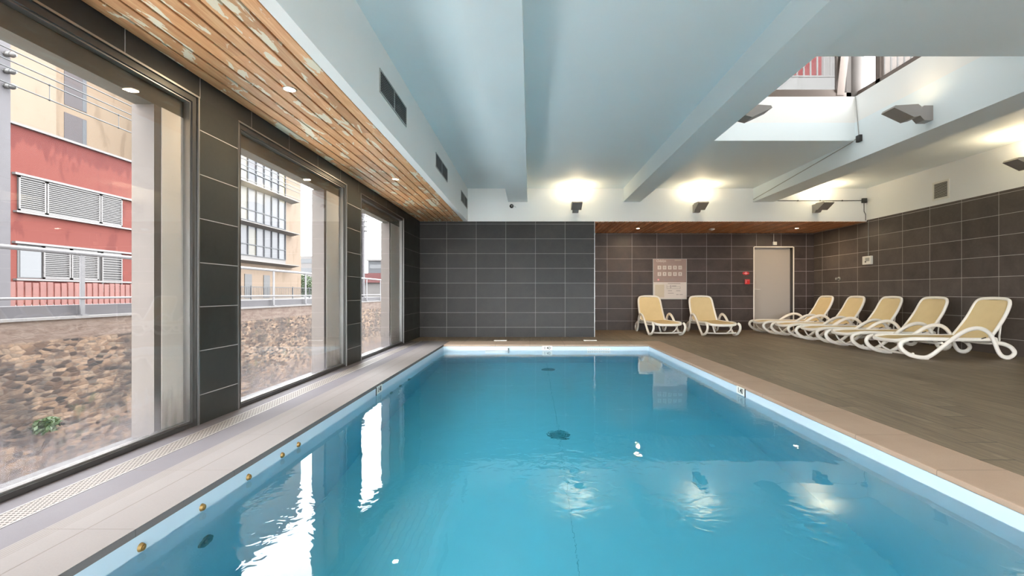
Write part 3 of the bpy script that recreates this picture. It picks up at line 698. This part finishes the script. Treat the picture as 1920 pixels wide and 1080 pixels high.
# surface cable along the white wall and up the beam
t = empty('surface_cable', (0, 0, 0)); tag(t, 'thin dark cable along the white wall from the right beam to the corner box', 'cable')
zc = 2.772
MB().tube([(4.58, YA-.008, zc), (XR-.05, YA-.008, zc)], .007).build('cable_run', M['dframe'], t)
for x in (5.0, 5.45, 5.9, 6.35): MB().box(x-.008, x+.008, YA-.018, YA, zc-.012, zc+.012).build('cable_clip', M['dframe'], t)
MB().box(XR-.11, XR-.02, YA-.045, YA, zc-.05, zc+.045, .006).build('end_box', M['dframe'], t)
MB().tube([(XR-.06, YA-.01, zc-.05), (XR-.06, YA-.01, zc-.22), (XR-.03, YA-.01, zc-.28), (XR-.03, YA-.01, 2.37)], .006).build('cable_drop', M['dframe'], t)
MB().sphere((4.585, YA-.02, zc), .022).build('cable_gland', M['black'], t, True)
t = empty('beam_cable', (0, 0, 0)); tag(t, 'thin grey cable climbing the face of the right beam into the rooflight', 'cable')
MB().tube([(SK[1]-.006, YA-.03, zc+.02), (SK[1]-.006, 8.2, 2.90), (SK[1]-.006, 6.75, ZC-.01), (SK[1]-.006, 6.60, ZC+.02)], .006).build('cable_run', M['grille'], t)
MB().box(SK[1]-.04, SK[1], 6.50, 6.58, 2.97, 3.06, .005).build('cable_box', M['dframe'], t)
MB().tube([(SK[1]-.008, 6.56, 3.06), (SK[1]-.008, 6.63, ZK)], .006).build('cable_riser', M['grille'], t)

# ================================================================== POOL FITTINGS
def marker(loc, rz, label, bar):
    t = empty('depth_marker', loc, rz); tag(t, label, 'sign')
    MB().box(-.085, .085, -.004, 0, -.035, .037, .001).build('marker_plate', M['posterwhite'] if 0 else M['whitep'], t)
    text('1.40', .066, t, M['black'], (-.002, -.0045, 0), (PI/2, 0, 0), 'depth_figures', .0008, off=.0012)
    if bar: MB().box(bar-.006, bar+.006, -.006, -.001, -.045, .037).build('marker_bar', M['black'], t)
marker((.30, PY1, -.058), 0, 'white 1.40 depth plate at the far end of the pool', 0)
marker((PX0, 4.71, -.058), PI/2, 'white 1.40 depth plate on the window side of the pool', -.10)
marker((PX1, 4.63, -.058), -PI/2, 'white 1.40 depth plate on the lounger side of the pool', .10)
t = empty('skimmer_plate', (-.57, PY1, -.075)); tag(t, 'cream skimmer plate on the far pool wall left of the depth plate', 'skimmer')
MB().box(-.2, .2, -.006, 0, -.02, .015, .002).build('plate_face', M['whitep'], t); MB().box(.19, .215, -.012, 0, -.022, .02).build('plate_end', M['dframe'], t)
t = empty('skimmer_plate', (1.19, PY1, -.075)); tag(t, 'slatted skimmer plate on the far pool wall right of the depth plate', 'skimmer')
MB().box(-.2, .2, -.004, 0, -.018, .013, .001).build('plate_face', M['whitep'], t)
f = MB()
for i in range(12): f.box(-.18+i*.031, -.166+i*.031, -.006, -.003, -.012, .008)
f.build('plate_slot', M['grille'], t)
for i, x in enumerate((-.55, 1.13)):
    t = MB().box(-.12, .12, -.05, .05, 0, .012, .003).build('access_hatch', M['whitep'], loc=(x, 8.93, 0)); tag(t, ['pale lid on the floor behind the far coping, left one', 'pale lid on the floor behind the far coping below the wall corner'][i], 'lid', 'lids behind the far coping')
for i, y in enumerate((1.823, 2.163, 2.518, 2.86, 3.06)):
    t = MB(); t.cyl((.006, 0, 0), .017, .012, 'x', 20, .013); t.cyl((.013, 0, 0), .007, .006, 'x', 12)
    tag(t.build('brass_eyelet', M['brass'], smooth=True, loc=(PX0, y, -.08)), ['brass eyelet on the window side pool wall nearest the camera', 'second nearest brass eyelet above the water on the window side', 'middle one of the five brass eyelets on the window side pool wall', 'brass eyelet just before the farthest one on the window side', 'farthest brass eyelet on the window side pool wall'][i], 'fitting', 'brass eyelets along the pool wall')
for i, y in enumerate((2.18, 5.1, 5.45, 5.85)):
    t = MB(); t.cyl((.006, 0, 0), .045, .012, 'x', 24); t.cyl((.016, 0, 0), .018, .01, 'x', 16)
    tag(t.build('wall_inlet', M['drain'], smooth=True, loc=(PX0, y, -.45)), ['round underwater inlet on the window side nearest the camera', 'round underwater inlet just past the window side depth plate', 'middle of the three underwater inlets past the depth plate', 'farthest underwater inlet on the window side wall'][i], 'inlet', 'round inlets under water')
for i, (x, y) in enumerate(((.286, 4.68), (.295, 7.62))):
    t = empty('floor_drain', (x, y, ZP)); tag(t, ['round drain on the pool floor in mid pool', 'round drain on the pool floor close to the far end'][i], 'drain', 'round drains in the pool floor')
    MB().cyl((0, 0, .008), .11, .016, 'z', 32, .10).build('drain_cover', M['drain'], t, True)
    f = MB()
    for k in range(5): f.tube([((.025+.016*k)*math.cos(a), (.025+.016*k)*math.sin(a), .017) for a in [j*2*PI/24 for j in range(24)]], .002, .003, 6, True)
    f.build('drain_ring', M['seam'], t)

# ================================================================== SUN LOUNGERS
LOOP = [(.085, .262), (.02, .245), (-.012, .20), (.0, .15), (.05, .10), (.13, .055), (.23, .032), (.32, .026), (.40, .055), (.50, .125), (.613, .215), (.725, .30), (.837, .370), (.948, .411), (1.05, .418), (1.14, .385), (1.21, .318), (1.255, .226), (1.30, .115), (1.35, .048), (1.42, .026), (1.49, .045), (1.522, .10), (1.47, .165), (1.38, .205), (1.29, .222)]
def make_lounger():
    t = empty('sun_lounger')
    for s in (-1, 1):
        f = MB(); f.tube([(u, s*.325, z) for u, z in LOOP], .024, .028, 10, smooth=4, side=(0, 1, 0)); f.build('side_frame', M['resin'], t, True)
        for u in (.33, 1.42): MB().box(u-.03, u+.03, s*.325-.018, s*.325+.018, 0, .012, .003).build('foot_pad', M['resin'], t)
    # seat frame: a rounded loop
    pts = []
    hw = .285
    pts += [(1.28, hw, .262), (.9, hw, .262), (.5, hw, .268), (.22, hw, .272), (.09, hw-.01, .262), (.03, hw-.06, .245), (.015, .12, .236), (.012, 0, .234)]
    pts += [(x, -y, z) for x, y, z in pts[-2::-1]]
    MB().tube(pts, .026, .018, 10, smooth=4, side=(0, 0, 1)).build('seat_frame', M['resin'], t, True)
    f = MB(); P = []
    for u in [.04, .08, .15, .25, .4, .6, .8, 1.0, 1.2, 1.27]:
        hh = .27 if u > .1 else .22+.05*(u-.04)/.06*1
        z = .276 - (.25-u)*.13*(u < .25) - .0
        P.append([(u, v*hh, z-.012*(1-v*v)) for v in (-1, -.6, -.2, .2, .6, 1)])
    V = [[f.bm.verts.new(p) for p in row] for row in P]; V2 = [[f.bm.verts.new((p[0], p[1], p[2]-.004)) for p in row] for row in P]
    for i in range(len(P)-1):
        for j in range(5):
            f.bm.faces.new((V[i][j], V[i+1][j], V[i+1][j+1], V[i][j+1])); f.bm.faces.new((V2[i][j], V2[i][j+1], V2[i+1][j+1], V2[i+1][j]))
    f.build('seat_sling', M['sling'], t, True)
    # backrest plane: along b from hinge to top
    ang = math.radians(58); L = .62
    def B(l, v, o=0): 
        c = .03*math.sin(PI*min(1, max(0, l/L)))   # slight bow
        return (1.235+math.cos(ang)*l+math.sin(ang)*(o+c), v, .285+math.sin(ang)*l-math.cos(ang)*(o+c))
    side = [(-.02, .278), (.15, .275), (.35, .268), (.50, .26), (.575, .24), (.61, .20), (.625, .12), (.63, 0)]
    pts = [B(l, v) for l, v in side] + [B(l, -v) for l, v in side[-2::-1]]
    MB().tube(pts, .023, .022, 10, smooth=4, side=(math.sin(ang), 0, -math.cos(ang))).build('back_frame', M['resin'], t, True)
    f = MB(); rows = []
    for l, hv in [(-.02, .262), (.1, .262), (.2, .26), (.3, .257), (.4, .252), (.5, .243), (.57, .222), (.605, .18)]:
        rows.append([B(l, v*hv, -.008+.012*(1-v*v)) for v in (-1, -.6, -.2, .2, .6, 1)])
    V = [[f.bm.verts.new(p) for p in row] for row in rows]; V2 = [[f.bm.verts.new(Vector(p)+Vector((.004, 0, -.003))) for p in row] for row in rows]
    for i in range(len(rows)-1):
        for j in range(5):
            f.bm.faces.new((V[i][j], V[i+1][j], V[i+1][j+1], V[i][j+1])); f.bm.faces.new((V2[i][j], V2[i][j+1], V2[i+1][j+1], V2[i+1][j]))
    f.build('back_sling', M['sling'], t, True)
    # rear adjusting bow and cross bars
    f = MB(); b1, b2 = B(.30, .22, .03), B(.30, -.22, .03)
    f.tube([b1, (1.42, .22, .30), (1.40, .22, .23), (1.395, 0, .215), (1.40, -.22, .23), (1.42, -.22, .30), b2], .012, .012, 8, smooth=4); f.build('back_support', M['resin'], t, True)
    for (u, z, hw2) in ((.17, .075, .31), (1.27, .215, .31), (.56, .22, .31)):
        f = MB(); f.tube([(u, -hw2, z), (u, -hw2+.08, z-.01), (u, 0, z-.015), (u, hw2-.08, z-.01), (u, hw2, z)], .016, .02, 8, smooth=3, side=(0, 0, 1)); f.build('cross_bar', M['resin'], t, True)
    for s in (-1, 1): MB().tube([(.06, s*.2, .235), (.10, s*.16, .13), (.17, s*.12, .075)], .013, .02, 8, smooth=4).build('front_brace', M['resin'], t, True)
    for s in (-1, 1): MB().cyl((1.265, s*.30, .265), .034, .05, 'y', 20).build('hinge_disc', M['resin'], t, True)
    for s in (-1, 1): MB().tube([(1.10, s*.302, .275), (1.16, s*.302, .292)], .006, .006, 6).build('adjuster_lever', M['black'], t)
    return t
proto = make_lounger()
spots = [
 (5.00, 6.735, 0, 'white and beige sun lounger nearest the camera, rightmost of the row along the right wall', 'right'),
 (5.03, 7.745, 0, 'white and beige sun lounger directly behind the nearest one in the right wall row', 'right'),
 (5.06, 8.70, 0, 'white and beige sun lounger in the middle of the five along the right wall', 'right'),
 (5.10, 9.70, 0, 'white and beige sun lounger second from the door in the right wall row', 'right'),
 (5.06, 10.62, 0, 'white and beige sun lounger with its foot across the bottom of the pale door', 'right'),
 (2.86, 9.77, PI/2+.02, 'white and beige sun lounger standing in front of the rules board', 'recess'),
 (3.94, 9.68, PI/2-.05, 'white and beige sun lounger by the recess wall right of the rules board', 'recess')]
for i, (x, y, a, lab, gname) in enumerate(spots):
    o = proto if i == 0 else copy_tree(proto)
    o.location = (x, y, 0); o.rotation_euler = (0, 0, a)
    tag(o, lab, 'sun lounger', 'loungers along the right wall' if gname == 'right' else 'loungers against the recess wall')

# ================================================================== OUTSIDE
f = MB(); f.box(-8.2, -2.46, -30, 120, -3.0, -2.7); struct(f.build('ground_alley', M['alley']), 'sunken alley, made pale to bounce daylight, between the windows and the stone wall', 'ground')
f = MB(); f.box(-150, -8.2, -60, 260, -3.0, .45); struct(f.build('ground_yard', M['ballast']), 'pale railway ground above the stone wall', 'ground')
f = MB(); f.box(-2.46, 80, -60, 260, -3.6, -2.75); struct(f.build('ground_beyond', M['asphalt']), 'ground around the building', 'ground')
f = MB(); f.box(-2.3, 9, -9, YN-.2, -.3, -.1); struct(f.build('ground_bounce', M['alley']), 'added unseen terrace bouncing daylight in behind the camera', 'ground')  # added outside the near doors as a daylight reflector
# retaining wall
r = empty('retaining_wall', (0, 0, 0)); struct(r, 'weathered rubble stone retaining wall across the alley', 'wall')
MB().box(-8.2, -7.6, -25, 110, -2.7, .47).build('stone_face', M['rubble'], r)
MB().box(-8.2, -7.56, -25, 110, .47, .51).build('wall_cap', M['extwhite'], r)
MB().box(-8.0, -7.74, -25, 110, .51, .69).build('kerb', M['lavender'], r)
# railing
r = empty('street_railing', (-7.66, 0, .51)); tag(r, 'galvanised two-rail railing on top of the stone wall', 'railing')
for k in range(-3, 24):
    y = 8.15+2.03*k
    MB().box(-.012, .012, y-.04, y+.04, 0, 1.04, .003).box(-.05, .06, y-.06, y+.06, .0, .02).build('railing_post', M['galv'], r)
MB().tube([(0, -5, 1.06), (0, 58, 1.06)], .035, seg=12).build('top_rail', M['galv'], r, True)
MB().tube([(.02, -5, .30), (.02, 58, .30)], .02, seg=8).build('lower_rail', M['galv'], r, True)
# red building
r = empty('red_building', (-21, 6, .45)); tag(r, 'red rendered low building with grey louvred shutters', 'building')
f = MB(); f.box(-4, 0, -2, 21, 0, 7.3); f.build('building_wall', M['redwall'], r)
MB().box(-4.05, .12, -2.05, 21.05, 7.3, 7.40).build('roof_edge', M['extwhite'], r)
def shutterset(z0, z1, segs, ya, yb):
    MB().box(0, .16, ya-.2-6, yb+.9-6, z1, z1+.09).build('window_head', M['shut'], r); MB().box(0, .16, ya-.15-6, yb+.95-6, z0-.1, z0-.02).build('window_ledge', M['shut'], r)
    MB().box(-.01, .02, ya-6, yb-6, z0, z1).build('window_recess', M['darkdoor'], r)
    for (a, b, dz) in segs:
        f = MB(); a -= 6; b -= 6; zz = z0+dz
        f.box(.04, .09, a, a+.06, zz, z1-.02); f.box(.04, .09, b-.06, b, zz, z1-.02); f.box(.04, .09, a, b, z1-.08, z1-.02); f.box(.04, .09, a, b, zz, zz+.06)
        n = 15
        for i in range(n):
            z = zz+.07+i*(z1-zz-.16)/n; f.box(.045, .085, a+.06, b-.06, z, z+.034)
        f.build('shutter', M['shut'], r)
shutterset(3.84, 5.27, [(19.5, 20.6, 0), (20.65, 23.2, 0), (23.25, 24.45, 0)], 19.5, 24.45)
shutterset(1.06, 2.47, [(20.5, 21.7, 0), (21.75, 23.1, 0), (23.3, 24.45, -.55)], 19.5, 24.45)
MB().box(.02, .03, 19.6-6, 20.45-6, 1.1, 2.4).build('window_pane', M['winglass'], r)
shutterset(3.84, 5.27, [(11.5, 12.6, 0), (12.65, 15.2, 0)], 11.5, 15.2)
f = MB()
for i in range(70): y = 8+.22*i; f.box(-15.03, -15, y, y+.17, .45, 1.22+.02*math.sin(i*1.7))
f.box(-15.06, -15.03, 8, 23.4, .55, .62); f.box(-15.06, -15.03, 8, 23.4, 1.0, 1.07)
tag(f.build('palisade_fence', M['redslat']), 'red vertical slat fence below the red building', 'fence')
# beige tower behind it
r = empty('beige_tower', (-27, 14, .45)); tag(r, 'tall beige clad tower block behind the red building', 'building')
f = MB(); f.box(-12, 0, 13, 19.5, 0, 24); f.build('building_wall', M['beige'], r); f = MB(); f.box(-12, .15, -3, 13, 0, 24); f.build('pale_wing', M['beige2'], r)
for (za, zb) in ((8.9, 10.95), (11.4, 13.5), (13.95, 16.0), (6.4, 8.4)):
    p = MB().box(-.01, .02, 13.6, 15.0, za, zb).build('window', M['towerwin'], r); MB().box(.02, .03, 14.72, 14.98, za+.05, zb-.05).build('window_reveal', M['extgrey'], p)
# balconied building
r = empty('apartment_building', (-22.3, 29.5, .45)); tag(r, 'peach apartment block with stacked glazed floors and projecting slabs', 'building')
MB().box(-4.4, 0, 4.2, 16.9, 0, 20).build('building_wall', M['peach'], r)
sl = [3.0, 5.96, 8.97, 11.98, 15.0]
for i, z in enumerate(sl):
    MB().prism([(-.02, z-.22), (.75, z-.06), (.75, z), (-.02, z+.06)], 4.2, 15.1).build('floor_slab', M['slab'], r)
    MB().box(0, .06, 4.2, 13.85, z+.06, z+(.42 if i == 0 else .2)).build('spandrel', M['extwhite'], r)
    if i < 4:
        za, zb = z+(.42 if i == 0 else .2), sl[i+1]-.2
        MB().box(0, .05, 4.2, 13.8, za, zb).build('glazing', M['curt'], r)
        f = MB()
        for k in range(4, 13): y = k*1.15; f.box(.05, .12, y-.04, y+.04, za, zb)
        f.box(.05, .11, 4.2, 13.8, za+.85, za+.92); f.box(.05, .11, 4.2, 13.8, za, za+.06); f.build('window_frame', M['extgrey'], r)
for y in (5.0, 7.7, 10.35): MB().box(0, .04, y, y+.95, .05, 1.95).build('door', M['darkdoor'], r)
r = empty('yard_railing', (-19.3, 30, .45)); tag(r, 'low dark metal railing in front of the peach block', 'railing')
f = MB(); f.box(0, .04, 0, 18, .85, .9); f.box(0, .04, 0, 18, .1, .14)
for k in range(90): f.box(.01, .03, k*.2, k*.2+.02, .14, .85)
f.build('railing_panel', M['extgrey'], r)
for k in range(7): MB().box(-.01, .05, k*2.9, k*2.9+.07, 0, .95).build('railing_post', M['extgrey'], r)
# far buildings
r = empty('distant_block', (-49, 100, .45)); tag(r, 'distant white office block with dark window bands beside the peach block', 'building')
MB().box(0, 9, 0, 12, 0, 8.2).build('building_wall', M['extwhite'], r)
for k in range(4): MB().box(.3, 8.7, -.06, 0, 1.0+k*1.9, 1.9+k*1.9).build('window_band', M['winglass'], r)
r = empty('distant_grey_house', (-34, 100, .45)); tag(r, 'distant grey house with flat roof seen through the far window', 'building')
MB().box(0, 4.6, 0, 8, 0, 7.2).build('building_wall', M['extgrey'], r); MB().box(-.3, 4.9, -.3, 8, 7.2, 7.5).build('roof_edge', M['extwhite'], r)
for k in range(3): MB().box(.4, 4.2, -.06, 0, 1.6+k*2, 2.4+k*2).build('window_band', M['winglass'], r)
r = empty('red_roofed_shed', (-26, 60, .45)); tag(r, 'low white shed with a red roof seen through the far window', 'building')
MB().box(0, 12, 0, 8, 0, 1.75).build('building_wall', M['extwhite'], r); MB().box(-.3, 12.3, -.3, 8, 1.75, 2.95).build('roof', M['roofred'], r)
# catenary masts and wires
def mast(y, label, arms=True):
    t = empty('catenary_mast', (-13.1, y*1.083, .45) if arms else (-12.45, 11.13, .45)); tag(t, label, 'mast', 'railway masts')
    MB().box(-.14, .14, -.16, .0, 0, 9).box(-.03, .03, -.16, .16, 0, 9).box(-.14, .14, .0, .16, 0, 9).build('mast_post', M['lavender'], t)
    for z in (5.3, 5.65, 6.05): MB().tube([(.14, 0, z), (.35, .1, z)], .03).sphere((.2, .04, z), .07).sphere((.28, .07, z), .07).build('insulator', M['dframe'], t, True)
    if arms: MB().tube([(-.1, 0, 6.7), (1.08, 0, 6.1)], .03).tube([(-.1, 0, 5.3), (1.08, 0, 5.3)], .03).build('mast_arm', M['galv'], t, True)
mast(10.75, 'lilac grey railway mast at the left photo edge', False); mast(34.4, 'slim railway mast seen through the far window'); mast(-14, 'railway mast behind the camera')
W4 = [('topmost thin railway wire crossing before the beige tower', 6.52), ('second highest railway wire crossing before the beige tower', 6.26), ('third highest railway wire, holding the short droppers', 6.09), ('lowest railway wire below the droppers', 5.72)]
for lab, z in W4:
    tag(MB().tube([(-12, -14, z), (-12, 10.8, z), (-12, 34.4, z), (-12, 70, z)], .017, seg=6).build('overhead_wire', M['black']), lab, 'wire', 'overhead railway wires')
for i, y in enumerate((11.9, 13.9)):
    tag(MB().tube([(-12, y, 5.72), (-12, y, 6.09)], .009, seg=6).sphere((-12, y, 5.72), .03, seg=8).sphere((-12, y, 6.09), .03, seg=8).build('wire_dropper', M['black']), ['left short dropper between the two lowest wires', 'right short dropper between the two lowest wires'][i], 'dropper', 'wire droppers')
# greenery
def bush(loc, rx, ry, rz, n, leaf, label, cat='tree', trunk=0.0, nm='tree'):
    t = empty(nm, loc); tag(t, label, cat)
    f = MB(); rr = random.Random(int(loc[1]*10))
    for i in range(n):
        while 1:
            p = Vector((rr.uniform(-1, 1), rr.uniform(-1, 1), rr.uniform(-1, 1)))
            if .3 < p.length < 1: break
        p = Vector((p.x*rx, p.y*ry, p.z*rz+trunk+rz)); a = Vector((rr.gauss(0, 1), rr.gauss(0, 1), rr.gauss(0, 1))).normalized(); b = a.orthogonal().normalized(); c = a.cross(b)
        f.quad(p-b*leaf, p+c*leaf*.5, p+b*leaf, p-c*leaf*.5)
    f.build('foliage', M['leafg'], t)
    f = MB(); f.tube([(0, 0, 0), (.03, 0, trunk*.6+.1), (0, .03, trunk+rz)], .05*max(rz, .2), seg=8)
    for i in range(4): f.tube([(0, 0, trunk+rz*.3), (rx*.5*math.cos(i*1.6), ry*.5*math.sin(i*1.6), trunk+rz*1.2)], .02*max(rz, .2), seg=6)
    f.build('branch', M['bark'], t)
bush((-24.6, 51.5, .45), 1.3, 1.5, 1.25, 1500, .12, 'green leafy tree at the corner of the peach block')
bush((-27, 58, .45), 2.5, 2, 1.0, 1500, .15, 'wide green shrub behind the tree by the peach block', 'shrub', nm='shrub')
bush((-12.0, 31.0, .45), .9, 1.6, .45, 1000, .08, 'low green shrub behind the railing seen in the far window', 'shrub', nm='shrub')
bush((-7.58, 7.45, -1.30), .12, .22, .12, 220, .05, 'small green weed growing from the stone wall', 'plant', nm='wall_weed')
# neighbouring block seen through the rooflight
r = empty('neighbour_block', (4, 12, 3.3)); tag(r, 'white neighbouring block with railings seen through the rooflight', 'building')
MB().box(-2, 12, .9, 5, -6.8, 12).build('building_wall', M['bright'], r)
MB().box(-2, 12, 0, .9, 2.2, 3.02).build('balcony_parapet', M['bright'], r)
MB().box(2.7, 3.85, .82, .9, 3.0, 5.4).build('red_panel', M['pinkpanel'], r)
MB().box(4.7, 7.5, .82, .9, 3.0, 5.4).build('grey_panel', M['posterwhite'], r)
f = MB(); f.box(-2, 12, .05, .10, 3.9, 3.96); f.box(-2, 12, .05, .10, 3.06, 3.10)
for k in range(80): f.box(-2+k*.17, -2+k*.17+.03, .06, .09, 3.02, 3.9)
f.build('balcony_railing', M['bright'], r)
